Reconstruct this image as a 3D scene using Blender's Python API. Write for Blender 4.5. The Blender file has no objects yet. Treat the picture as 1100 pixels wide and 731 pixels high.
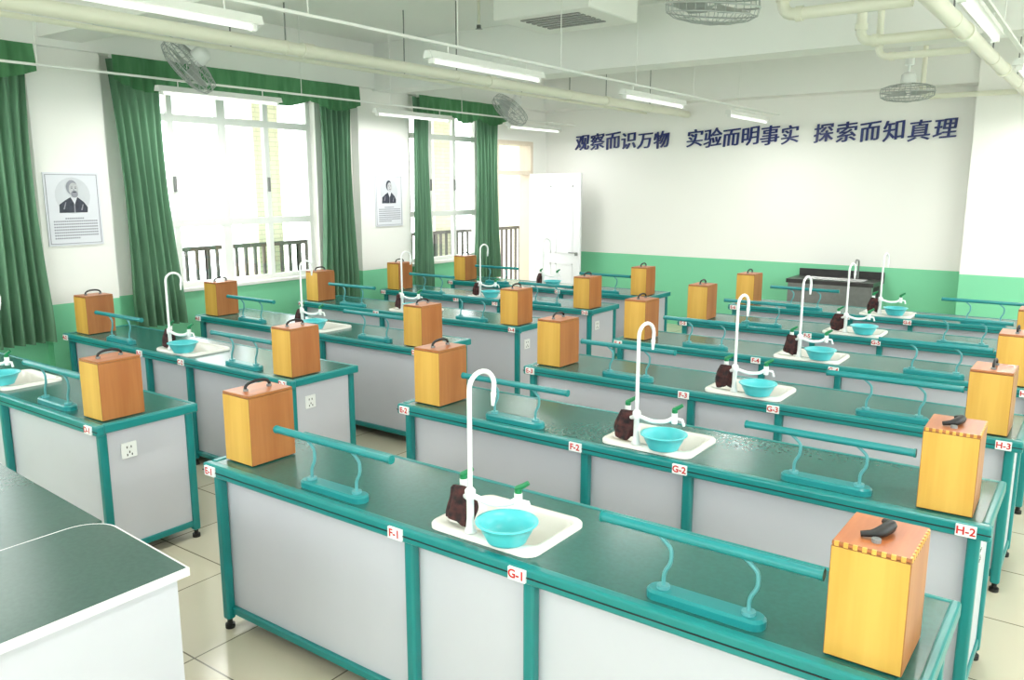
import bpy, bmesh, math, random
from mathutils import Vector, Matrix
random.seed(4)
S = bpy.context.scene
COL = S.collection

# ---------------------------------------------------------------- materials
def lin(c):
    return tuple(((x/255)/12.92 if x/255 <= 0.04045 else (((x/255)+0.055)/1.055)**2.4) for x in c)

def mat(name, rgb, rough=0.5, metal=0.0, var=0.0, scale=8.0, stretch=(1,1,1), bump=0.0, spec=0.5, emis=0.0, rgb2=None):
    m = bpy.data.materials.new(name); m.use_nodes = True
    nt = m.node_tree; bs = nt.nodes['Principled BSDF']
    c = lin(rgb)
    bs.inputs['Base Color'].default_value = (*c, 1)
    bs.inputs['Roughness'].default_value = rough
    bs.inputs['Metallic'].default_value = metal
    bs.inputs['Specular IOR Level'].default_value = spec
    if emis:
        bs.inputs['Emission Color'].default_value = (*c, 1)
        bs.inputs['Emission Strength'].default_value = emis
    if var or rgb2 or bump:
        tc = nt.nodes.new('ShaderNodeTexCoord'); mp = nt.nodes.new('ShaderNodeMapping')
        mp.inputs['Scale'].default_value = stretch
        nz = nt.nodes.new('ShaderNodeTexNoise'); nz.inputs['Scale'].default_value = scale
        nz.inputs['Detail'].default_value = 4
        nt.links.new(tc.outputs['Object'], mp.inputs['Vector']); nt.links.new(mp.outputs['Vector'], nz.inputs['Vector'])
        if var or rgb2:
            rp = nt.nodes.new('ShaderNodeValToRGB')
            c2 = lin(rgb2) if rgb2 else tuple(x*(1-var) for x in c)
            rp.color_ramp.elements[0].color = (*c2, 1); rp.color_ramp.elements[1].color = (*c, 1)
            rp.color_ramp.elements[0].position = 0.35; rp.color_ramp.elements[1].position = 0.65
            nt.links.new(nz.outputs['Fac'], rp.inputs['Fac']); nt.links.new(rp.outputs['Color'], bs.inputs['Base Color'])
        if bump:
            bp = nt.nodes.new('ShaderNodeBump'); bp.inputs['Strength'].default_value = bump; bp.inputs['Distance'].default_value = 0.01
            nt.links.new(nz.outputs['Fac'], bp.inputs['Height']); nt.links.new(bp.outputs['Normal'], bs.inputs['Normal'])
    return m

def translucent(m, rgb, fac):
    nt=m.node_tree; bs=nt.nodes['Principled BSDF']; out=[n for n in nt.nodes if n.type=='OUTPUT_MATERIAL'][0]
    t=nt.nodes.new('ShaderNodeBsdfTranslucent'); t.inputs['Color'].default_value=(*lin(rgb),1)
    mx=nt.nodes.new('ShaderNodeMixShader'); mx.inputs[0].default_value=fac
    nt.links.new(bs.outputs[0],mx.inputs[1]); nt.links.new(t.outputs[0],mx.inputs[2]); nt.links.new(mx.outputs[0],out.inputs[0])

def wall_mat():
    m = mat('wall_paint_white_green', (241,240,235), 0.6)
    nt = m.node_tree; bs = nt.nodes['Principled BSDF']
    tc = nt.nodes.new('ShaderNodeTexCoord'); sp = nt.nodes.new('ShaderNodeSeparateXYZ')
    mt = nt.nodes.new('ShaderNodeMath'); mt.operation = 'LESS_THAN'; mt.inputs[1].default_value = 1.0
    nz = nt.nodes.new('ShaderNodeTexNoise'); nz.inputs['Scale'].default_value = 0.8
    mx = nt.nodes.new('ShaderNodeMix'); mx.data_type = 'RGBA'
    mx.inputs['A'].default_value = (*lin((241,240,235)),1); mx.inputs['B'].default_value = (*lin((126,208,164)),1)
    nt.links.new(tc.outputs['Object'], sp.inputs[0]); nt.links.new(sp.outputs['Z'], mt.inputs[0])
    nt.links.new(mt.outputs[0], mx.inputs['Factor'])
    hs = nt.nodes.new('ShaderNodeHueSaturation')
    mr = nt.nodes.new('ShaderNodeMapRange'); mr.inputs['To Min'].default_value=0.97; mr.inputs['To Max'].default_value=1.02
    nt.links.new(tc.outputs['Object'], nz.inputs['Vector']); nt.links.new(nz.outputs['Fac'], mr.inputs['Value'])
    nt.links.new(mr.outputs[0], hs.inputs['Value']); nt.links.new(mx.outputs['Result'], hs.inputs['Color'])
    nt.links.new(hs.outputs['Color'], bs.inputs['Base Color'])
    return m

def tile_mat(name, c1, c2, grout, w, h, off, mortar, rough, coord_swap=False):
    m = mat(name, c1, rough); nt = m.node_tree; bs = nt.nodes['Principled BSDF']
    tc = nt.nodes.new('ShaderNodeTexCoord'); br = nt.nodes.new('ShaderNodeTexBrick')
    br.offset = off; br.inputs['Scale'].default_value = 1; br.inputs['Brick Width'].default_value = w
    br.inputs['Row Height'].default_value = h; br.inputs['Mortar Size'].default_value = mortar
    br.inputs['Color1'].default_value = (*lin(c1),1); br.inputs['Color2'].default_value = (*lin(c2),1)
    br.inputs['Mortar'].default_value = (*lin(grout),1)
    if coord_swap:
        sp = nt.nodes.new('ShaderNodeSeparateXYZ'); cb = nt.nodes.new('ShaderNodeCombineXYZ')
        ad = nt.nodes.new('ShaderNodeMath'); ad.operation='ADD'
        nt.links.new(tc.outputs['Object'], sp.inputs[0]); nt.links.new(sp.outputs['X'], ad.inputs[0]); nt.links.new(sp.outputs['Y'], ad.inputs[1])
        nt.links.new(ad.outputs[0], cb.inputs['X']); nt.links.new(sp.outputs['Z'], cb.inputs['Y'])
        nt.links.new(cb.outputs[0], br.inputs['Vector'])
    else:
        nt.links.new(tc.outputs['Object'], br.inputs['Vector'])
    nt.links.new(br.outputs['Color'], bs.inputs['Base Color'])
    return m

M_wall = wall_mat()
M_ceil = mat('ceiling_white', (240,240,236), 0.7, var=0.02, scale=1)
M_floor = tile_mat('floor_tiles', (204,197,174), (198,192,170), (112,106,90), 0.6, 0.6, 0.0, 0.004, 0.16)
M_ext = tile_mat('beige_facade_tiles', (226,222,198), (218,213,188), (198,194,172), 0.2, 0.06, 0.5, 0.006, 0.5, True)
M_top = mat('bench_top_teal_green', (40,102,94), 0.24, var=0.12, scale=60)
M_topd = mat('desk_top_dark_green', (62,92,84), 0.27, var=0.1, scale=60)
M_teal = mat('teal_aluminium', (18,130,128), 0.3, var=0.06, scale=3)
M_tealr = mat('teal_painted_metal', (32,136,138), 0.28, var=0.08, scale=6)
M_tealb = mat('light_teal_rod', (92,164,168), 0.3, var=0.1, scale=9)
M_panel = mat('grey_laminate', (200,201,208), 0.32, var=0.03, scale=3)
M_black = mat('black_rubber', (22,22,22), 0.5, var=0.2, scale=10)
M_white = mat('white_plastic', (238,240,238), 0.35, var=0.02, scale=4)
M_porc = mat('white_porcelain', (234,232,224), 0.12, var=0.02, scale=4)
M_alu = mat('white_window_frame', (236,238,234), 0.4, var=0.02, scale=4)
M_red = mat('red_label_ink', (200,36,34), 0.5, var=0.05)
M_navy = mat('navy_lettering', (22,38,104), 0.4, var=0.05)
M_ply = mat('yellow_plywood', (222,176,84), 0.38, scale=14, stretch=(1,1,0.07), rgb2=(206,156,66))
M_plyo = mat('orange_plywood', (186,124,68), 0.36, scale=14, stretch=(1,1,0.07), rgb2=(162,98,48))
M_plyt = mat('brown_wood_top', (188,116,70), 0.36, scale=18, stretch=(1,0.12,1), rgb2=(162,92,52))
M_plye = mat('dark_wood_edge', (156,102,50), 0.5, var=0.15, scale=20)
M_cyan = mat('turquoise_plastic', (88,204,210), 0.3, var=0.04, scale=4)
M_green = mat('green_tap_handle', (20,130,78), 0.35, var=0.05)
M_cloth = mat('dark_maroon_cloth', (84,46,44), 0.9, scale=34, rgb2=(30,26,28), bump=0.3)
M_curt = mat('green_curtain', (106,148,118), 0.8, scale=14, stretch=(1,1,0.1), rgb2=(86,126,98))
translucent(M_curt,(116,156,126),0.22)
M_curt2 = mat('green_valance', (82,138,94), 0.8, scale=14, stretch=(1,1,0.2), rgb2=(62,116,74))
translucent(M_curt2,(94,150,106),0.2)
M_pipe = mat('cream_pipe_paint', (238,236,220), 0.35, var=0.03, scale=2)
M_lamp = mat('white_lamp_enamel', (232,233,228), 0.4, var=0.02, scale=2)
M_tube = mat('fluorescent_tube', (250,250,248), 0.3, emis=0.8)
M_fan = mat('fan_grey_white', (172,176,174), 0.4, var=0.03)
M_grey = mat('grey_metal', (130,132,130), 0.4, var=0.05)
M_rail = mat('dark_brown_railing', (84,76,74), 0.5, var=0.1)
M_steel = mat('brushed_steel', (150,152,150), 0.3, metal=0.8, var=0.1, scale=20, stretch=(1,10,1))
M_dark = mat('dark_stone', (52,50,50), 0.35, var=0.2, scale=15)
M_paper = mat('poster_paper', (222,223,230), 0.5, var=0.02)
M_ink = mat('poster_ink_dark', (62,66,80), 0.6, var=0.4, scale=40)
M_ink2 = mat('poster_ink_grey', (150,150,160), 0.6, var=0.15, scale=30)
M_skin = mat('poster_portrait_light', (196,196,200), 0.6, var=0.15, scale=40)
M_bg = mat('poster_picture_ground', (206,208,214), 0.6, var=0.05, scale=10)
M_conc = mat('balcony_concrete', (215,213,204), 0.7, var=0.05)
M_door = mat('white_door_paint', (236,237,240), 0.4, var=0.02)
def glass_mat():
    m = bpy.data.materials.new('window_glass'); m.use_nodes=True; nt=m.node_tree
    for n in list(nt.nodes):
        if n.type!='OUTPUT_MATERIAL': nt.nodes.remove(n)
    out=[n for n in nt.nodes if n.type=='OUTPUT_MATERIAL'][0]
    t=nt.nodes.new('ShaderNodeBsdfTransparent'); g=nt.nodes.new('ShaderNodeBsdfGlossy'); g.inputs['Roughness'].default_value=0.02
    t.inputs['Color'].default_value=(0.97,0.985,0.98,1)
    mx=nt.nodes.new('ShaderNodeMixShader'); mx.inputs[0].default_value=0.06
    nt.links.new(t.outputs[0],mx.inputs[1]); nt.links.new(g.outputs[0],mx.inputs[2]); nt.links.new(mx.outputs[0],out.inputs[0])
    return m
M_glass = glass_mat()

# ---------------------------------------------------------------- mesh builder
class MB:
    def __init__(s): s.V=[]; s.F=[]; s.M=[]; s.S=[]; s.mats=[]
    def mi(s,m):
        if m not in s.mats: s.mats.append(m)
        return s.mats.index(m)
    def add(s,vs,fs,m,smooth=False):
        o=len(s.V); k=s.mi(m)
        s.V += [tuple(v) for v in vs]
        for f in fs: s.F.append(tuple(i+o for i in f)); s.M.append(k); s.S.append(smooth)
    def box(s,x0,x1,y0,y1,z0,z1,m,bev=0,seg=2,mtx=None,fm=None):
        if bev:
            bm=bmesh.new(); bmesh.ops.create_cube(bm,size=1)
            for v in bm.verts:
                v.co=Vector(((x0+x1)/2+v.co.x*(x1-x0),(y0+y1)/2+v.co.y*(y1-y0),(z0+z1)/2+v.co.z*(z1-z0)))
            bmesh.ops.bevel(bm,geom=bm.edges[:],offset=bev,segments=seg,profile=0.5,affect='EDGES')
            bm.verts.index_update(); bm.normal_update()
            vs=[v.co.copy() for v in bm.verts]
            if mtx: vs=[mtx@v for v in vs]
            if fm:
                for f in bm.faces:
                    n=f.normal; mm=fm[2]
                    if abs(n.x)>0.95: mm=fm[0]
                    elif abs(n.z)>0.95: mm=fm[1]
                    elif abs(n.y)>0.95: mm=m
                    s.add([vs[v.index] for v in f.verts],[tuple(range(len(f.verts)))],mm)
            else:
                s.add(vs,[tuple(v.index for v in f.verts) for f in bm.faces],m)
            bm.free()
        else:
            vs=[Vector((x,y,z)) for z in (z0,z1) for y in (y0,y1) for x in (x0,x1)]
            if mtx: vs=[mtx@v for v in vs]
            s.add(vs,[(0,2,3,1),(4,5,7,6),(0,1,5,4),(2,6,7,3),(0,4,6,2),(1,3,7,5)],m)
    def tube(s,pts,r,m,n=10,closed=False,rfun=None):
        pts=[Vector(p) for p in pts]; N=len(pts); tang=[]
        for i in range(N):
            if closed: t=pts[(i+1)%N]-pts[i-1]
            else: t=pts[min(i+1,N-1)]-pts[max(i-1,0)]
            tang.append(t.normalized())
        up=Vector((0,0,1)) if abs(tang[0].z)<0.9 else Vector((1,0,0))
        u=(up-tang[0]*up.dot(tang[0])).normalized(); vs=[]
        for i in range(N):
            u=(u-tang[i]*u.dot(tang[i])).normalized(); w=tang[i].cross(u)
            rr=rfun(i/(N-1)) if rfun else r
            for k in range(n):
                a=2*math.pi*k/n; vs.append(pts[i]+u*math.cos(a)*rr+w*math.sin(a)*rr)
        fs=[]
        for i in range(N if closed else N-1):
            j=(i+1)%N
            for k in range(n):
                fs.append((i*n+k,i*n+(k+1)%n,j*n+(k+1)%n,j*n+k))
        s.add(vs,fs,m,True)
        if not closed:
            s.add(vs[:n],[tuple(range(n))[::-1]],m); s.add(vs[-n:],[tuple(range(n))],m)
    def lathe(s,prof,c,m,n=24,mtx=None,smooth=True):
        vs=[]
        for r,z in prof:
            for k in range(n):
                a=2*math.pi*k/n; v=Vector((r*math.cos(a),r*math.sin(a),z))
                if mtx: v=mtx@v
                vs.append(v+Vector(c))
        fs=[]
        for i in range(len(prof)-1):
            for k in range(n): fs.append((i*n+k,i*n+(k+1)%n,(i+1)*n+(k+1)%n,(i+1)*n+k))
        s.add(vs,fs,m,smooth)
    def cyl(s,c,r,z0,z1,m,n=16):
        s.lathe([(0.0001,z0),(r,z0),(r,z1),(0.0001,z1)],c,m,n,smooth=False)
    def loft(s,loops,m,smooth=True,cap=False):
        n=len(loops[0]); vs=[p for l in loops for p in l]; fs=[]
        for i in range(len(loops)-1):
            for k in range(n): fs.append((i*n+k,i*n+(k+1)%n,(i+1)*n+(k+1)%n,(i+1)*n+k))
        if cap: fs.append(tuple(range((len(loops)-1)*n,len(loops)*n)))
        s.add(vs,fs,m,smooth)
    def prism(s,poly,z0,z1,m,axis='z'):
        n=len(poly)
        def P(p,z):
            if axis=='z': return (p[0],p[1],z)
            if axis=='x': return (z,p[0],p[1])
        vs=[P(p,z0) for p in poly]+[P(p,z1) for p in poly]
        fs=[tuple(range(n))[::-1],tuple(range(n,2*n))]+[(i,(i+1)%n,n+(i+1)%n,n+i) for i in range(n)]
        s.add(vs,fs,m)
    def mesh(s,name):
        me=bpy.data.meshes.new(name); me.from_pydata(s.V,[],s.F)
        for m in s.mats: me.materials.append(m)
        me.polygons.foreach_set('material_index',s.M); me.polygons.foreach_set('use_smooth',s.S)
        me.update()
        bm=bmesh.new(); bm.from_mesh(me); bmesh.ops.recalc_face_normals(bm,faces=bm.faces); bm.to_mesh(me); bm.free()
        return me
    def obj(s,name,loc=(0,0,0),rotz=0):
        return place(name,s.mesh(name),loc,rotz)

def place(name,me,loc=(0,0,0),rotz=0,parent=None):
    o=bpy.data.objects.new(name,me); COL.objects.link(o); o.location=loc; o.rotation_euler=(0,0,rotz)
    if parent: o.parent=parent
    return o

def fillet(pts,rad,n=5):
    pts=[Vector(p) for p in pts]; out=[pts[0]]
    for i in range(1,len(pts)-1):
        a,b,c=pts[i-1],pts[i],pts[i+1]
        d1=(a-b); d2=(c-b); r=min(rad,d1.length*0.45,d2.length*0.45)
        p1=b+d1.normalized()*r; p2=b+d2.normalized()*r
        for k in range(n+1):
            t=k/n; out.append(p1*(1-t)**2+b*2*t*(1-t)+p2*t*t)
    out.append(pts[-1]); return out

def rr(cx,cy,w,d,r,z,n=5):
    out=[]
    for (sx,sy,a0) in ((1,1,0),(-1,1,90),(-1,-1,180),(1,-1,270)):
        for k in range(n+1):
            a=math.radians(a0+90*k/n)
            out.append((cx+sx*(w/2-r)+r*math.cos(a),cy+sy*(d/2-r)+r*math.sin(a),z))
    return out

def text_mesh(body,size,extr,material,offset=0.0,name='lettering'):
    cu=bpy.data.curves.new(name,'FONT'); cu.body=body; cu.size=size; cu.extrude=extr; cu.offset=offset
    cu.align_x='CENTER'; cu.align_y='CENTER'; cu.resolution_u=3
    ob=bpy.data.objects.new(name,cu); COL.objects.link(ob)
    dg=bpy.context.evaluated_depsgraph_get(); dg.update()
    me=bpy.data.meshes.new_from_object(ob.evaluated_get(dg)); bpy.data.objects.remove(ob)
    me.materials.clear(); me.materials.append(material)
    return me

# ---------------------------------------------------------------- room shell
XW,YB,XR,YF,ZC = -7.4,11.1,3.0,-2.5,3.65
def seg_wall(name, axis, p0, p1, a0, a1, zc, opens, m):
    b=MB(); cur=a0
    def bx(u0,u1,z0,z1):
        if u1-u0<1e-4 or z1-z0<1e-4: return
        if axis=='x': b.box(p0,p1,u0,u1,z0,z1,m)
        else: b.box(u0,u1,p0,p1,z0,z1,m)
    for (u0,u1,z0,z1) in opens:
        bx(cur,u0,0,zc); bx(u0,u1,0,z0); bx(u0,u1,z1,zc); cur=u1
    bx(cur,a1,0,zc)
    return b.obj(name)
WINS=[(0.9,3.1),(4.15,6.4),(7.95,9.45)]
ZS,ZT=1.0,2.98
RIGHT_FILL_WINS=[(-1.9,1.0,0.9,3.2),(1.4,4.6,0.9,3.2),(5.0,8.0,0.9,3.2),(8.3,10.7,0.9,3.2)]  # unseen right-wall windows, added large to let in fill light
seg_wall('wall_left','x',XW-0.2,XW,YF,YB,ZC,[(a,c,ZS,ZT) for a,c in WINS]+[(9.78,10.72,0,2.68)],M_wall)
seg_wall('wall_right','x',XR,XR+0.2,YF,YB,ZC,RIGHT_FILL_WINS,M_wall)
seg_wall('wall_back','y',YB,YB+0.2,XW-0.2,XR+0.2,ZC,[],M_wall)
FRONT_FILL_WINS=[(-6.6,-4.0,0.9,3.2),(-3.4,-0.8,0.9,3.2),(-0.2,2.4,0.9,3.2)]  # unseen openings behind the camera, added to let sky light in
seg_wall('wall_front','y',YF-0.2,YF,XW-0.2,XR+0.2,ZC,[(a,c,z0,z1) for a,c,z0,z1 in FRONT_FILL_WINS],M_wall)
b=MB(); b.box(XW-0.2,XR+0.2,YF-0.2,YB+0.2,-0.15,0,M_floor); b.obj('floor')
b=MB(); b.box(XW-0.2,XR+0.2,YF-0.2,YB+0.2,ZC,ZC+0.15,M_ceil); b.obj('ceiling')
# pillars
def pillar(x0,x1,y0,y1): 
    b=MB(); b.box(x0,x1,y0,y1,0,ZC,M_wall); b.obj('pillar')
pillar(XW,XW+0.10,3.3,3.92)
pillar(XW,XW+0.12,6.95,7.8)
pillar(-1.38,-0.5,YB-0.35,YB)
# beams
def beam(x0,x1,y0,y1,z0,nm='ceiling_beam'):
    b=MB(); b.box(x0,x1,y0,y1,z0,ZC,M_ceil); b.obj(nm)
beam(XW,XR,3.4,3.75,3.2)
beam(XW,XR,7.2,7.55,3.12)
beam(XW,XR,YB-0.3,YB,3.15)
beam(XW,XW+0.16,YF,YB,3.14)

# windows
def window(n,y0,y1,z0,z1,mull,x=XW-0.12,bars=(1.64,2.66),axis='x'):
    b=MB(); f=0.05; d=0.03
    b.box(x-d,x+d,y0,y1,z0,z0+f,M_alu); b.box(x-d,x+d,y0,y1,z1-f,z1,M_alu)
    b.box(x-d,x+d,y0,y0+f,z0,z1,M_alu); b.box(x-d,x+d,y1-f,y1,z0,z1,M_alu)
    for z in bars: b.box(x-d-0.002,x+d+0.002,y0,y1,z-0.035,z+0.035,M_alu)
    for y,w in mull: b.box(x-d+0.004,x+d-0.004,y-w/2,y+w/2,z0,z1,M_alu)
    b.box(x-0.003,x+0.003,y0+0.02,y1-0.02,z0+0.02,z1-0.02,M_glass)
    for y,w in mull:
        if w<0.07: b.box(x+d-0.004,x+d+0.016,y-0.012,y+0.012,1.95,2.1,M_grey)
    if axis=='y': b.V=[(p[1],p[0],p[2]) for p in b.V]
    b.obj('window_%d'%n)
window(1,*WINS[0],ZS,ZT,[(1.45,.06),(2.0,.1),(2.55,.06)])
window(2,*WINS[1],ZS,ZT,[(4.68,.06),(5.25,.1),(5.8,.06)])
window(3,*WINS[2],ZS,ZT,[(8.45,.06),(8.95,.06)])
for i,(y0,y1,z0,z1) in enumerate(RIGHT_FILL_WINS):
    window(4+i,y0,y1,z0,z1,[((y0+y1)/2,.08)],x=XR+0.1)  # frames for the added right-side light openings
for i,(y0,y1,z0,z1) in enumerate(FRONT_FILL_WINS):
    window(8+i,y0,y1,z0,z1,[((y0+y1)/2,.08)],x=YF-0.1,axis='y')  # frames for the added front-side light openings
# sills (trim)
for i,(y0,y1) in enumerate(WINS):
    b=MB(); b.box(XW-0.08,XW+0.03,y0-0.03,y1+0.03,ZS-0.03,ZS+0.005,M_alu,0.005,1); b.obj('trim_%d'%(i+1))
# door frame + leaf
b=MB()
M_frame = mat('beige_door_frame',(222,208,190),0.5,var=0.03)
for y in (9.78,10.66): b.box(XW-0.2,XW+0.015,y,y+0.06,0,2.68,M_frame)
b.box(XW-0.2,XW+0.015,9.84,10.66,2.62,2.68,M_frame); b.box(XW-0.16,XW+0.01,9.84,10.66,2.18,2.24,M_frame)
b.box(XW-0.1,XW-0.094,9.84,10.66,2.24,2.62,M_glass)
b.obj('trim_4')
b=MB(); dx0,dx1,dy0,dy1=XW+0.03,XW+0.96,10.60,10.64
b.box(dx0,dx1,dy0,dy1,0.01,2.2,M_door,0.004,1)
for (z0,z1) in ((0.2,0.85),(1.0,2.02)):
    for (a,c) in ((dx0+0.1,dx0+0.41),(dx0+0.49,dx0+0.80)):
        for bx_ in ((a,c,z0,z0+0.02),(a,c,z1-0.02,z1),(a,a+0.02,z0,z1),(c-0.02,c,z0,z1)):
            b.box(bx_[0],bx_[1],dy0-0.008,dy0+0.002,bx_[2],bx_[3],M_door)
b.cyl((dx1-0.06,dy0-0.012,1.0),0.025,-0.025,0.025,M_steel)
b.tube([(dx1-0.06,dy0,1.02),(dx1-0.06,dy0-0.05,1.02),(dx1-0.17,dy0-0.05,1.02)],0.009,M_steel,8)
b.obj('door_1')

# ---------------------------------------------------------------- outside balcony
b=MB(); b.box(-9.5,XW-0.2,YF,16,-0.15,0.0,M_conc); b.obj('balcony_floor')
b=MB(); b.box(-9.5,XW-0.2,YF,16,3.3,3.5,M_conc); b.obj('balcony_roof')
for (y0,y1) in ((2.6,3.0),(6.8,7.2),(10.3,10.7)):
    b=MB(); b.box(-9.4,-9.05,y0,y1,0,3.3,M_ext); b.obj('balcony_column')
b=MB(); b.box(-9.6,-7.7,12.6,12.8,0,3.3,M_ext); b.obj('facade_wall')
b=MB()
b.box(-8.93,-8.87,YF,12.6,1.24,1.29,M_rail); b.box(-8.92,-8.88,YF,12.6,0.12,0.16,M_rail)
y=YF
while y<12.55:
    b.box(-8.915,-8.885,y,y+0.035,0.16,1.24,M_rail); y+=0.14
y=YF
while y<12.55:
    b.box(-8.925,-8.875,y,y+0.05,0,1.24,M_rail); y+=1.4
b.obj('balcony_railing')

# ---------------------------------------------------------------- curtains
def curtain(y0,y1,z0,z1,folds,x=XW+0.17,amp=0.05,shift=0.0):
    b=MB(); n=folds*10; rows=16; vs=[]; fs=[]
    ph=random.random()*6
    for j in range(rows+1):
        t=j/rows; z=z1+(z0-z1)*t
        sq=1-0.18*math.sin(math.pi*min(1,t*1.1))
        for i in range(n+1):
            s=i/n; yy=(y0+y1)/2+shift*t+(s-0.5)*(y1-y0)*sq
            a=amp*(0.6+0.6*t)
            xx=x+a*math.sin(2*math.pi*folds*s+ph+0.5*math.sin(3*t+s*5))+0.012*math.sin(17*s+4*t)
            vs.append((xx,yy,z))
    for j in range(rows):
        for i in range(n): fs.append((j*(n+1)+i,j*(n+1)+i+1,(j+1)*(n+1)+i+1,(j+1)*(n+1)+i))
    b.add(vs,fs,M_curt,True); return b.obj('window_curtain')
def valance(y0,y1,z0,z1,x=XW+0.29):
    b=MB(); L=y1-y0; n=int(L*60); rows=6; vs=[]; fs=[]; k=max(2,round(L/0.7))
    for j in range(rows+1):
        t=j/rows
        for i in range(n+1):
            s=i/n; zb=z0+0.08-0.08*abs(math.sin(math.pi*k*s)); z=z1+(zb-z1)*t
            xx=x+0.022*t*math.sin(2*math.pi*s*L*9)+0.01*math.sin(s*31+2*t)+0.008
            vs.append((xx,y0+L*s,z))
    for j in range(rows):
        for i in range(n): fs.append((j*(n+1)+i,j*(n+1)+i+1,(j+1)*(n+1)+i+1,(j+1)*(n+1)+i))
    b.add(vs,fs,M_curt2,True)
    b.tube([(x-0.03,y0,z1-0.01),(x-0.03,y1,z1-0.01)],0.012,M_white,8)
    return b.obj('curtain_valance')
curtain(2.75,3.27,0.7,3.1,6)
curtain(0.5,1.0,0.7,3.1,6)
curtain(3.93,4.42,0.7,3.1,6,shift=0.1)
curtain(6.3,6.8,0.7,3.1,6,shift=-0.02)
curtain(7.78,8.1,0.7,3.1,5,x=XW+0.21,amp=0.04)
curtain(9.1,9.6,0.7,3.1,6)
valance(0.5,3.29,2.83,3.12); valance(3.93,6.82,2.83,3.12); valance(7.82,9.62,2.83,3.12)

# ---------------------------------------------------------------- posters
def poster(x,yc,zc,kind):
    b=MB(); w,h=0.47,0.62
    b.box(x+0.002,x+0.012,yc-w/2,yc+w/2,zc-h/2,zc+h/2,M_paper)
    for q in ((yc-w/2+0.015,yc+w/2-0.015,zc+h/2-0.02,zc+h/2-0.015),(yc-w/2+0.015,yc+w/2-0.015,zc-h/2+0.015,zc-h/2+0.02),
              (yc-w/2+0.015,yc-w/2+0.02,zc-h/2+0.015,zc+h/2-0.015),(yc+w/2-0.02,yc+w/2-0.015,zc-h/2+0.015,zc+h/2-0.015)):
        b.box(x+0.012,x+0.0135,*q,M_ink2)
    def ell(cy,cz,ry,rz,xx,m,a0=0,a1=360,n=24):
        pl=[(cy+ry*math.cos(math.radians(a0+(a1-a0)*i/n)),cz+rz*math.sin(math.radians(a0+(a1-a0)*i/n))) for i in range(n+(0 if a1-a0==360 else 1))]
        b.prism(pl,xx,xx+0.001,m,'x')
    c=yc
    ell(c,zc+0.115,0.15,0.155,x+0.0115,M_bg)
    sh=[(c-0.125,zc-0.03),(c-0.12,zc+0.04),(c-0.07,zc+0.075),(c-0.025,zc+0.10),(c+0.04,zc+0.10),(c+0.09,zc+0.06),(c+0.12,zc+0.015),(c+0.115,zc-0.03)]
    b.prism(sh,x+0.0125,x+0.0135,M_ink,'x')
    for (q0,q1) in (((c-0.09,zc+0.0),(c-0.06,zc+0.06)),((c+0.06,zc-0.01),(c+0.085,zc+0.04)),((c+0.0,zc-0.03),(c+0.012,zc+0.05))):
        b.prism([q0,(q0[0]+0.012,q0[1]),q1,(q1[0]-0.008,q1[1])],x+0.0135,x+0.0139,M_ink2,'x')
    b.prism([(c-0.02,zc+0.10),(c+0.035,zc+0.10),(c+0.01,zc+0.04)],x+0.0135,x+0.0145,M_paper,'x')
    ell(c-0.004,zc+0.185,0.047,0.062,x+0.0145,M_ink2 if kind==1 else M_ink)
    ell(c+0.010,zc+0.168,0.040,0.056,x+0.0155,M_skin)
    if kind==1:
        ell(c+0.014,zc+0.128,0.030,0.030,x+0.0165,M_ink2)
        ell(c+0.014,zc+0.145,0.018,0.005,x+0.0176,M_ink,n=10)
    for e in (-0.006,0.026):
        ell(c+e,zc+0.178,0.006,0.0035,x+0.0176,M_ink,n=8); ell(c+e,zc+0.189,0.009,0.002,x+0.0176,M_ink,n=8)
    b.prism([(c+0.01,zc+0.175),(c+0.018,zc+0.156),(c+0.004,zc+0.156)],x+0.0172,x+0.0178,M_ink2,'x')
    if kind==2: ell(c+0.012,zc+0.14,0.012,0.004,x+0.0176,M_ink,n=8)
    for i in range(8):
        z=zc-0.085-i*0.024; u=c-0.18
        end=c+0.18-(0.16 if i==7 else 0)
        if i==0: u=c-0.08; end=c+0.08
        while u<end:
            b.box(x+0.012,x+0.013,u,u+0.013,z,z+0.012,M_ink2); u+=0.018
    b.obj('portrait_poster')
poster(XW+0.10,3.58,1.81,1)
poster(XW+0.12,7.42,1.83,2)

# ---------------------------------------------------------------- wall lettering
def lettering():
    par=bpy.data.objects.new('wall_slogan_lettering',None); COL.objects.link(par)
    txt=['观察而识万物','实验而明事实','探索而知真理']
    starts=[(-6.72,-5.39),(-4.88,-3.55),(-3.12,-1.72)]
    rnd=random.Random(8)
    for (a,c),t in zip(starts,txt):
        for i,ch in enumerate(t):
            x=a+(c-a)*i/5; zz=2.655+rnd.uniform(-.008,.008); ry=rnd.uniform(-.05,.05); sc=rnd.uniform(0.95,1.04)
            me=text_mesh(ch,0.262,0.010,M_navy,0.0,'character')
            # brush-like: strokes lean up to the right (Kai style) and are thick on the verticals
            for v in me.vertices:
                v.co.y += 0.10*v.co.x; v.co.x += 0.05*v.co.y
            for k,(dx,dz) in enumerate(((-0.005,-0.001),(0.005,0.001),(0.0,-0.002))):
                o=place('character',me,(x+dx,YB-0.012-k*0.0003,zz+dz),0,par); o.rotation_euler=(math.pi/2,ry,0); o.scale=(sc,sc,1)
lettering()

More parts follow.
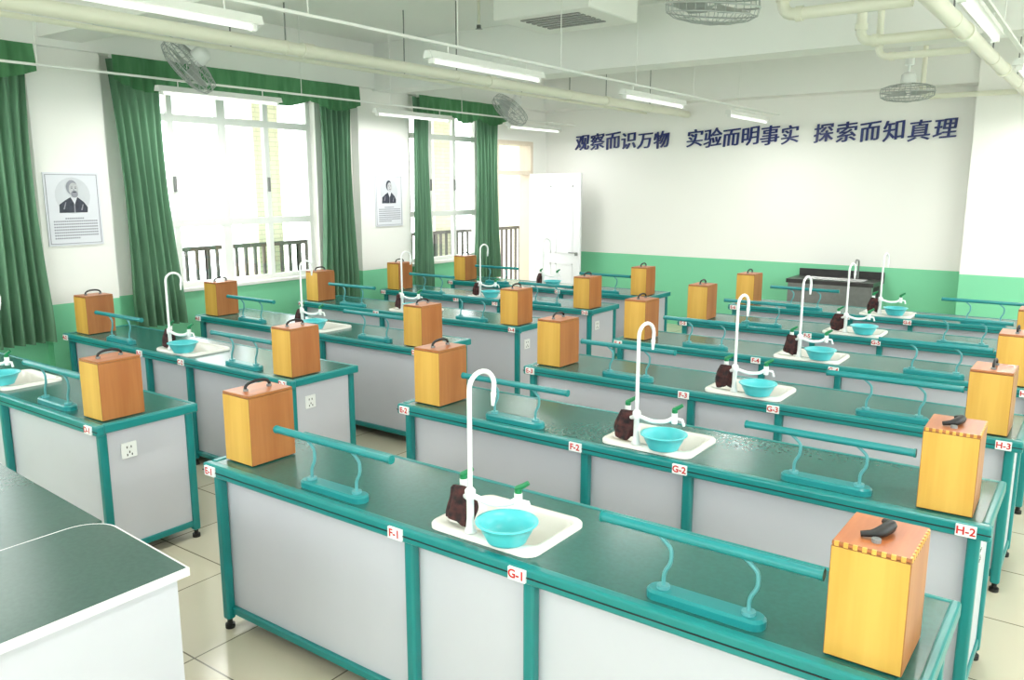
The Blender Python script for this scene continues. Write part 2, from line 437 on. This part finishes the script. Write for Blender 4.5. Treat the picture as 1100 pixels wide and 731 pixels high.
# ---------------------------------------------------------------- lab benches
L,W,H=2.88,0.55,0.80
def bench_mesh():
    b=MB(); hx0,hx1,hy0,hy1=1.27,1.69,0.07,0.38
    for q in ((0.015,hx0,0.015,W-0.005),(hx1,L-0.015,0.015,W-0.005),(hx0,hx1,0.015,hy0),(hx0,hx1,hy1,W-0.005)):
        b.box(*q,0.765,0.796,M_top)
    b.box(-0.02,L+0.02,-0.02,0.022,0.742,0.80,M_teal,0.01,3)
    b.box(-0.02,L+0.02,-0.0225,-0.018,0.766,0.770,M_black)
    b.box(0,L,W-0.012,W+0.012,0.75,0.799,M_teal,0.006,2)
    b.box(-0.02,0.018,0.022,W+0.012,0.742,0.80,M_teal,0.008,2)
    b.box(L-0.018,L+0.012,0.022,W+0.012,0.75,0.80,M_teal,0.008,2)
    b.box(0.03,L-0.03,0.05,0.065,0.10,0.766,M_panel); b.box(0.03,L-0.03,W-0.065,W-0.05,0.10,0.766,M_panel)
    b.box(0.03,0.045,0.065,W-0.065,0.10,0.766,M_panel); b.box(L-0.045,L-0.03,0.065,W-0.065,0.10,0.766,M_panel)
    b.box(0.02,L-0.02,0.03,0.055,0.07,0.105,M_teal,0.004,1); b.box(0.02,L-0.02,W-0.055,W-0.03,0.07,0.105,M_teal,0.004,1)
    b.box(0.02,0.045,0.05,W-0.05,0.07,0.105,M_teal,0.004,1); b.box(L-0.045,L-0.02,0.05,W-0.05,0.07,0.105,M_teal,0.004,1)
    for x in (0.035,1.19,1.72,L-0.035):
        for y in (0.028,W-0.028):
            b.box(x-0.022,x+0.022,y-0.022,y+0.022,0.045,0.75,M_teal,0.012,3)
            b.cyl((x,y,0),0.022,0.0,0.02,M_black,12); b.cyl((x,y,0),0.012,0.02,0.05,M_black,10)
    # sockets
    for (x,sg) in ((0.03,-1),(L-0.03,1)):
        xa,xb=sorted((x,x+sg*0.008))
        b.box(xa,xb,0.12,0.206,0.58,0.666,M_white,0.003,1)
        xc,xd=sorted((x+sg*0.008,x+sg*0.0095))
        for (yy,zz) in ((0.15,0.64),(0.173,0.64),(0.163,0.612),(0.15,0.598),(0.176,0.598)): b.box(xc,xd,yy-0.002,yy+0.003,zz-0.006,zz+0.006,M_black)
    for x in (0.04,1.16,1.70,L-0.06):
        b.box(x-0.034,x+0.034,-0.030,-0.019,0.750,0.793,M_white,0.001,1)
    return b.mesh('student_lab_bench')
ME_bench=bench_mesh()

def sink_mesh():
    b=MB(); cx,cy=0,0; w,d=0.46,0.36; c2=0.016
    loops=[rr(cx,cy,w,d,0.05,-0.0035),rr(cx,cy,w,d,0.05,0.010),rr(cx,cy,w-0.012,d-0.012,0.046,0.016),rr(cx,c2,w-0.05,d-0.08,0.04,0.016),
           rr(cx,c2,w-0.068,d-0.098,0.04,0.006),rr(cx,c2,w-0.085,d-0.115,0.05,-0.12),rr(cx,c2,w-0.14,d-0.17,0.05,-0.17),rr(cx,c2,0.05,0.05,0.02,-0.178)]
    b.loft(loops,M_porc,True,True)
    b.cyl((cx,c2,0),0.022,-0.1779,-0.174,M_steel)
    return b.mesh('lab_sink')
ME_sink=sink_mesh()

def faucet_mesh():
    b=MB()
    b.lathe([(0.0001,0),(0.022,0),(0.022,0.008),(0.016,0.018),(0.013,0.05),(0.013,0.12),(0.019,0.125),(0.019,0.155),(0.011,0.165),(0.0001,0.165)],(0,0,0),M_white,16)
    pts=[(0,0,0.16),(0,0,0.35),(0,0,0.51)]
    R=0.056
    for k in range(0,12): 
        a=math.pi*(k+1)/12*1.05; pts.append((0.02*(1-math.cos(a))/2,R-R*math.cos(a),0.51+R*math.sin(a)))
    last=Vector(pts[-1]); pts.append(tuple(last+Vector((0,-0.003,-0.02))))
    b.tube(pts,0.0085,M_white,12)
    p=Vector(pts[-1]); b.tube([p,p+Vector((0,-0.002,-0.02)),p+Vector((0,-0.004,-0.045))],0.009,M_white,10,rfun=lambda t:0.0105-0.005*t)
    for sx,dx,dy in ((1,0.165,0.055),(-1,-0.075,0.055)):
        arm=fillet([(0,0,0.14),(dx*0.45,dy*0.3,0.116),(dx*0.8,dy*0.85,0.12),(dx,dy,0.145)],0.04)
        b.tube(arm,0.010,M_white,10)
        b.cyl((dx,dy,0),0.014,0.115,0.165,M_white,12)
        b.tube([(dx,dy,0.138),(dx*1.2,dy*1.2,0.134),(dx*1.25,dy*1.25,0.105)],0.007,M_white,8)
        b.cyl((dx,dy,0),0.013,0.165,0.183,M_green,12)
        b.tube([(dx-0.005,dy,0.178),(dx+0.02,dy+0.004,0.194),(dx+0.035,dy+0.01,0.205)],0.009,M_green,8,rfun=lambda t:0.011-0.003*t)
    return b.mesh('lab_faucet')
ME_faucet=faucet_mesh()

def basin_mesh():
    b=MB()
    b.lathe([(0.0001,0.004),(0.06,0.004),(0.062,0.0),(0.068,0.0),(0.07,0.006),(0.088,0.04),(0.098,0.062),(0.108,0.066),(0.108,0.070),(0.097,0.070),(0.085,0.045),(0.066,0.010),(0.0001,0.008)],(0,0,0),M_cyan,36)
    return b.mesh('plastic_washing_bowl')
ME_bowl=basin_mesh()

def cloth_mesh(seed):
    # towel folded over the tap arm: hanging pleated flap, irregular hem
    b=MB(); loops=[]; n=36; hgt=0.118
    for j in range(11):
        t=j/10; z=0.012-hgt*t
        w=0.034+0.014*math.sin(t*2.6+0.3*seed)+0.008*t; d=0.014+0.014*min(1,t*2.0)
        lp=[]
        for k in range(n):
            a=2*math.pi*k/n; ca,sa=math.cos(a),math.sin(a)
            ca2=math.copysign(abs(ca)**0.75,ca); sa2=math.copysign(abs(sa)**0.85,sa)
            f=1+0.17*math.sin(6*a+1.6*t+seed)+0.06*math.sin(11*a-3*t)
            hem=0.0
            if j>=7: hem=0.012*math.sin(2*a+1.5*seed)*((j-6)/4)
            lp.append((w*f*ca2+0.008*math.sin(4*t+seed),d*f*sa2,z+hem))
        loops.append(lp)
    top=[(p[0]*0.8,p[1]*0.35,0.022) for p in loops[0]]
    b.loft([top]+loops,M_cloth,True,True)
    b.add(top,[tuple(range(n))],M_cloth)
    return b.mesh('cleaning_cloth')
ME_cloths=[cloth_mesh(i) for i in range(3)]

def rack_mesh():
    b=MB()
    b.loft([rr(0,0,0.36,0.075,0.036,-0.004),rr(0,0,0.36,0.075,0.036,0.018),rr(0,0,0.345,0.06,0.029,0.026)],M_tealr,False,True)
    for x,sg in ((-0.13,-1),(0.13,1)):
        b.cyl((x,0,0),0.02,0.024,0.036,M_tealb,12)
        pts=fillet([(x,0,0.03),(x,0,0.075),(x+0.022,0,0.11),(x+0.022,0,0.155),(x,0,0.175),(x-0.02,0,0.19)],0.03)
        b.tube(pts,0.0065,M_tealb,8)
    b.tube([(-0.34,0,0.20),(0.32,0,0.20)],0.0155,M_tealr,16)
    for x in (-0.34,0.32): b.tube([(x-0.004,0,0.20),(x+0.004,0,0.20)],0.0175,M_teal,16)
    return b.mesh('apparatus_support_rail')
ME_rack=rack_mesh()

def wbox_mesh(kind):
    b=MB(); w,d,h=0.19,0.235,0.315
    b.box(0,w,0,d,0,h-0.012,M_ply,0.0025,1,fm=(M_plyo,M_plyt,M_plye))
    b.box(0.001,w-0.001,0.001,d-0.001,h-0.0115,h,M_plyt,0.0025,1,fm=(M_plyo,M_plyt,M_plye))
    if kind==1:
        for i in range(8):
            b.box(0.008+i*0.0225,0.019+i*0.0225,-0.0006,0.006,h-0.012,h+0.0006,M_ply)
        for i in range(10):
            b.box(w-0.006,w+0.0006,0.008+i*0.0225,0.019+i*0.0225,h-0.012,h+0.0006,M_ply)
    zc=h
    if kind==0:
        arc=[]
        for k in range(13):
            a=math.pi*k/12; arc.append((w/2,d/2-0.065*math.cos(a),zc+0.006+0.032*math.sin(a)**0.7))
        b.tube(arc,0.007,M_black,8)
    else:
        arc=fillet([(w/2-0.04,d/2-0.055,zc+0.01),(w/2,d/2-0.04,zc+0.016),(w/2+0.02,d/2+0.03,zc+0.02),(w/2-0.01,d/2+0.065,zc+0.01)],0.03)
        b.tube(arc,0.01,M_black,8,rfun=lambda t:0.008+0.008*math.sin(math.pi*t))
    for s in (-1,1): b.cyl((w/2,d/2+s*0.062,0),0.012,zc,zc+0.01,M_grey,10)
    return b.mesh('wooden_instrument_box')
ME_wb=[wbox_mesh(0),wbox_mesh(1)]

Y0,DY=2.02,1.232
def bench_set(x0,row,letters,lastkind):
    y0=Y0+DY*row
    bench=place('student_lab_bench',ME_bench,(x0,y0,0))
    for lx,ch in zip((0.04,1.16,1.70,L-0.06),letters):
        s='%s-%d'%(ch,row+1)
        me=text_mesh(s,0.042,0.0004,M_red,0.001,'label_text')
        t=place('label_text',me,(lx,-0.0308,0.7715),0,bench); t.rotation_euler=(math.pi/2,0,0)
    place('lab_sink',ME_sink,(x0+1.48,y0+0.220,H))
    fx,fy=x0+1.436,y0+0.066
    place('lab_faucet',ME_faucet,(fx,fy,H+0.016))
    place('cleaning_cloth',ME_cloths[row%3],(fx-0.066,fy+0.03,H+0.016+0.125),random.uniform(-.6,.2))
    place('plastic_washing_bowl',ME_bowl,(x0+1.568+random.uniform(-.002,.012),y0+0.078+random.uniform(0,.012),H+0.0165))
    place('apparatus_support_rail',ME_rack,(x0+0.73,y0+0.075,H))
    place('apparatus_support_rail',ME_rack,(x0+L-0.585,y0+0.075,H))
    place('wooden_instrument_box',ME_wb[0],(x0+0.03+random.uniform(-.008,.01),y0+0.055+random.uniform(0,.03),H),random.uniform(-.02,.02))
    place('wooden_instrument_box',ME_wb[lastkind],(x0+L-0.24+random.uniform(-.004,.004),y0+0.04+random.uniform(0,.01),H),random.uniform(-.02,.02))
XM,XL=-3.13,-6.96
for r in range(6):
    bench_set(XM,r,'EFGH',1 if r<2 else 0)
    bench_set(XL,r,'ABCD',0)

# ---------------------------------------------------------------- teacher desks (foreground left)
b=MB()
M_edge=mat('white_edge_band',(222,224,224),0.4,var=0.02)
pl=[(-4.3,0.2),(-2.93,0.2),(-2.93,1.43),(-4.3,1.52)]
b.prism(pl,0.745,0.775,M_topd)
b.prism([(-4.27,0.23),(-2.96,0.23),(-2.96,1.40),(-4.27,1.48)],0.0,0.745,M_panel)
b.obj('teacher_desk')
b=MB()
arc=[(-2.91+0.12-0.12*math.cos(a),1.41-0.12+0.12*math.sin(a)) for a in [math.pi/2*k/8 for k in range(9)]]
pl=[(-2.28,0.2)]+[(-2.28,1.375)]+arc[::-1]+[(-2.91,0.2)]
b.prism(pl,0.770,0.797,M_edge)
def inset(poly,d):
    out=[];n=len(poly)
    for i in range(n):
        a,c,e=Vector(poly[i-1]),Vector(poly[i]),Vector(poly[(i+1)%n])
        n1=Vector((-(c-a).y,(c-a).x)).normalized(); n2=Vector((-(e-c).y,(e-c).x)).normalized()
        m=(n1+n2).normalized(); k=d/max(0.3,m.dot(n1)); out.append(tuple(c+m*k))
    return out
b.prism(inset(pl,0.007),0.797,0.7976,M_topd)
b.prism(inset(pl,0.03),0.0,0.770,M_panel)
b.obj('teacher_lectern_cabinet')

# ---------------------------------------------------------------- back wash sink
b=MB()
x0,x1,y0,y1=-3.3,-2.25,10.5,11.05
for q in ((x0,x1,y0,y0+0.1),(x0,x1,y1-0.12,y1),(x0,x0+0.15,y0+0.1,y1-0.12),(x1-0.15,x1,y0+0.1,y1-0.12)): b.box(*q,0.80,0.85,M_dark)
b.loft([rr((x0+x1)/2,(y0+y1)/2-0.01,0.80,0.33,0.04,0.852),rr((x0+x1)/2,(y0+y1)/2-0.01,0.78,0.31,0.04,0.84),rr((x0+x1)/2,(y0+y1)/2-0.01,0.72,0.27,0.04,0.64),rr((x0+x1)/2,(y0+y1)/2-0.01,0.05,0.05,0.02,0.635)],M_steel,True,True)
b.box(x0,x1,y1,y1+0.03,0.80,0.94,M_dark)
for xx in (x0+0.02,x1-0.1): 
    for yy in (y0+0.02,y1-0.1): b.box(xx,xx+0.08,yy,yy+0.08,0,0.8,M_steel)
b.box(x0+0.1,x1-0.1,y0+0.02,y0+0.04,0.45,0.8,M_steel); b.box(x0+0.05,x1-0.05,y0+0.04,y1-0.04,0.2,0.23,M_steel)
b.tube(fillet([(x0+0.75,y1-0.05,0.85),(x0+0.75,y1-0.05,1.08),(x0+0.75,y1-0.2,1.1),(x0+0.75,y1-0.22,1.04)],0.04),0.011,M_steel,8)
b.obj('wash_basin_counter')

# ---------------------------------------------------------------- ceiling services
def lamp_mesh():
    b=MB(); ln=1.28
    b.prism([(-0.04,0.0),(0.04,0.0),(0.025,0.045),(-0.025,0.045)],0,ln,M_lamp)
    V=[(p[0],p[2],p[1]) for p in b.V]; b.V=V
    b.tube([(0,0.05,-0.016),(0,ln-0.05,-0.016)],0.013,M_tube,10)
    for y in (0.03,ln-0.05): b.box(-0.02,0.02,y,y+0.02,-0.032,0.0,M_lamp)
    for y in (0.2,ln-0.2):
        b.tube([(0,y,0.04),(0,y,0.09)],0.005,M_lamp,6)
    return b.mesh('hanging_fluorescent_lamp')
ME_lamp=lamp_mesh()
LY=[-1.0,1.5,4.05,6.6,9.05]
for x in (-6.65,-3.6,-0.62,2.0):
    for y in LY:
        o=place('hanging_fluorescent_lamp',ME_lamp,(x,y,2.80))
        ld=bpy.data.lights.new('tube_fill_light','AREA'); ld.shape='RECTANGLE'; ld.size=0.026; ld.size_y=1.15; ld.energy=17; ld.color=(1,0.99,0.97)  # area light added under each tube to fill the room
        lo=bpy.data.objects.new('tube_fill_light',ld); COL.objects.link(lo); lo.parent=o; lo.location=(0,0.64,-0.031)
    b=MB(); b.box(x-0.014,x+0.014,YF+0.1,YB-0.35,2.892,2.908,M_lamp); 
    y=YF+0.6
    while y<YB-0.6:
        b.tube([(x,y,2.905),(x,y,ZC if not (3.35<y<3.8 or 7.15<y<7.6) else 3.15)],0.004,M_lamp,6); y+=1.25
    b.obj('lamp_suspension_rail')

def pipe(name,pts,r,fr=0.08,couple=None,hang=None):
    b=MB(); P=fillet(pts,fr); b.tube(P,r,M_pipe,16)
    if couple:
        p0=Vector(pts[0]); p1=Vector(pts[1]); d=(p1-p0)
        n=int(d.length/couple)
        for i in range(1,n+1):
            q=p0+d*(i/(n+1)); u=d.normalized()
            b.tube([q-u*0.05,q+u*0.05],r*1.22,M_pipe,16)
    for i in range(1,len(pts)-1):
        q=Vector(pts[i]); u1=(Vector(pts[i-1])-q).normalized(); u2=(Vector(pts[i+1])-q).normalized()
        for u in (u1,u2): b.tube([q+u*(fr),q+u*(fr+0.04)],r*1.25,M_pipe,16)
    if hang:
        p0=Vector(pts[0]); p1=Vector(pts[1]); d=p1-p0; n=int(d.length/hang)
        for i in range(n+1):
            q=p0+d*((i+0.4)/(n+1)); zt=3.12 if (7.15<q.y<7.6 or 3.35<q.y<3.8) else ZC
            b.tube([q,(q.x,q.y,zt)],0.006,M_grey,6)
            b.tube([q+Vector((0,-0.012,0)),q+Vector((0,0.012,0))],r*1.1,M_pipe,16)
    return b.obj(name)
pipe('ceiling_water_pipe',[(-5.05,YF+0.02,3.0),(-5.0,YB-0.02,3.0)],0.047,couple=2.6,hang=2.2)
pipe('ceiling_water_pipe',[(-5.7,YF+0.02,3.05),(-5.65,YB-0.02,3.05)],0.018,hang=2.2)
pipe('ceiling_water_pipe',[(-0.95,YF+0.02,3.0),(-0.9,YB-0.37,3.0)],0.05,couple=2.6,hang=2.2)
pipe('ceiling_water_pipe',[(-1.72,5.1,ZC),(-1.72,5.1,3.0),(-1.01,5.1,3.0)],0.035)
pipe('ceiling_water_pipe',[(-1.6,6.44,ZC),(-1.6,6.44,3.02),(-0.97,6.44,3.02)],0.035)
pipe('ceiling_water_pipe',[(-1.6,7.0,ZC),(-1.6,7.0,2.98),(-0.97,7.0,2.98)],0.026)
pipe('ceiling_water_pipe',[(-1.9,10.5,ZC),(-1.9,10.5,3.0),(-0.97,10.5,3.0)],0.028)
for (x,y) in ((-4.8,3.0),(-4.8,6.1),(-4.8,9.0)):
    b=MB(); b.tube([(x,y,3.42),(x,y,ZC)],0.012,M_pipe,8); b.lathe([(0.0001,0.03),(0.02,0.03),(0.02,0.0),(0.035,-0.005),(0.0001,-0.008)],(x,y,3.4),M_steel,12); b.obj('fire_sprinkler')

def fan_mesh(tilt,rz,drop):
    b=MB(); R=0.26
    mt=Matrix.Rotation(rz,4,'Z')@Matrix.Rotation(tilt,4,'X')
    def T(p): return mt@Vector(p)
    for (r,z) in ((R,0),(R*0.97,0.045),(R*0.97,-0.045),(R*0.75,-0.075),(R*0.45,-0.09),(0.05,-0.095),(R*0.7,0.07)):
        b.tube([T((r*math.cos(2*math.pi*k/32),r*math.sin(2*math.pi*k/32),z)) for k in range(32)],0.006 if r==R else 0.0035,M_fan,6,closed=True)
    for k in range(30):
        a=2*math.pi*k/30; c,s_=math.cos(a),math.sin(a)
        b.tube([T((r*c,r*s_,z)) for r,z in ((0.04,-0.095),(R*0.45,-0.09),(R*0.8,-0.072),(R*0.97,-0.045),(R,0),(R*0.97,0.045),(R*0.7,0.07),(0.06,0.09))],0.0022,M_fan,4)
    b.lathe([(0.0001,-0.105),(0.045,-0.1),(0.05,-0.09),(0.0001,-0.085)],(0,0,0),M_fan,20,mt)
    b.lathe([(0.0001,0.06),(0.06,0.06),(0.075,0.09),(0.07,0.17),(0.04,0.2),(0.0001,0.2)],(0,0,0),M_white,20,mt)
    for k in range(3):
        a0=2*math.pi*k/3; vs=[]
        for i in range(7):
            r=0.03+0.2*i/6; w=0.25+0.55*math.sin(math.pi*min(1,(i+1)/6)*0.6)
            for j in (-1,0,1): vs.append(T((r*math.cos(a0+j*w*0.7),r*math.sin(a0+j*w*0.7),-0.01+0.025*j)))
        b.add(vs,[(i*3+j,i*3+j+1,i*3+j+4,i*3+j+3) for i in range(6) for j in (0,1)],M_fan,True)
    top=T((0,0,0.19))
    b.tube(fillet([top,(top.x*0.6,top.y*0.6,top.z+0.05),(0,0,max(top.z,0.1)+0.11),(0,0,drop)],0.03),0.014,M_white,10)
    b.lathe([(0.0001,drop-0.07),(0.05,drop-0.07),(0.075,drop-0.02),(0.075,drop),(0.0001,drop)],(0,0,0),M_white,20)
    b.cyl((0,0,0),0.045,max(top.z,0.1)+0.08,max(top.z,0.1)+0.16,M_white,16)
    return b.mesh('orbit_ceiling_fan')
for (x,y,z,t,rz) in ((-6.42,4.22,3.0,0.9,2.2),(-6.5,8.9,2.98,0.7,2.6),(-1.86,9.5,2.96,0.05,0),(-1.95,4.6,3.0,0.15,1.0)):
    place('orbit_ceiling_fan',fan_mesh(t,rz,ZC-z),(x,y,z))
# ceiling air vent box
b=MB(); b.box(-4.3,-3.38,5.65,6.43,3.34,ZC,M_ceil,0.01,1)
for i in range(6): b.box(-4.1,-3.55,5.76+i*0.08,5.80+i*0.08,3.332,3.341,M_grey)
b.obj('ceiling_air_vent')

# ---------------------------------------------------------------- world, lights
w=bpy.data.worlds.new('World'); S.world=w; w.use_nodes=True
bg=w.node_tree.nodes['Background']; bg.inputs['Color'].default_value=(0.97,0.985,1.0,1); bg.inputs['Strength'].default_value=5.2
b=MB(); b.box(-60,60,-60,60,-8.2,-8.0,mat('distant_ground',(190,195,180),0.9,var=0.1,scale=0.1)); b.obj('ground')

# ---------------------------------------------------------------- camera
cd=bpy.data.cameras.new('camera'); cam=bpy.data.objects.new('camera',cd); COL.objects.link(cam)
cam.location=(0,0,2.0); cam.rotation_euler=(math.radians(90-10.6),0,math.radians(36))
cd.sensor_width=36; cd.lens=880/1100*36; cd.clip_start=0.05
S.camera=cam
S.view_settings.view_transform='Standard'
S.view_settings.look='None'
S.view_settings.exposure=0.25
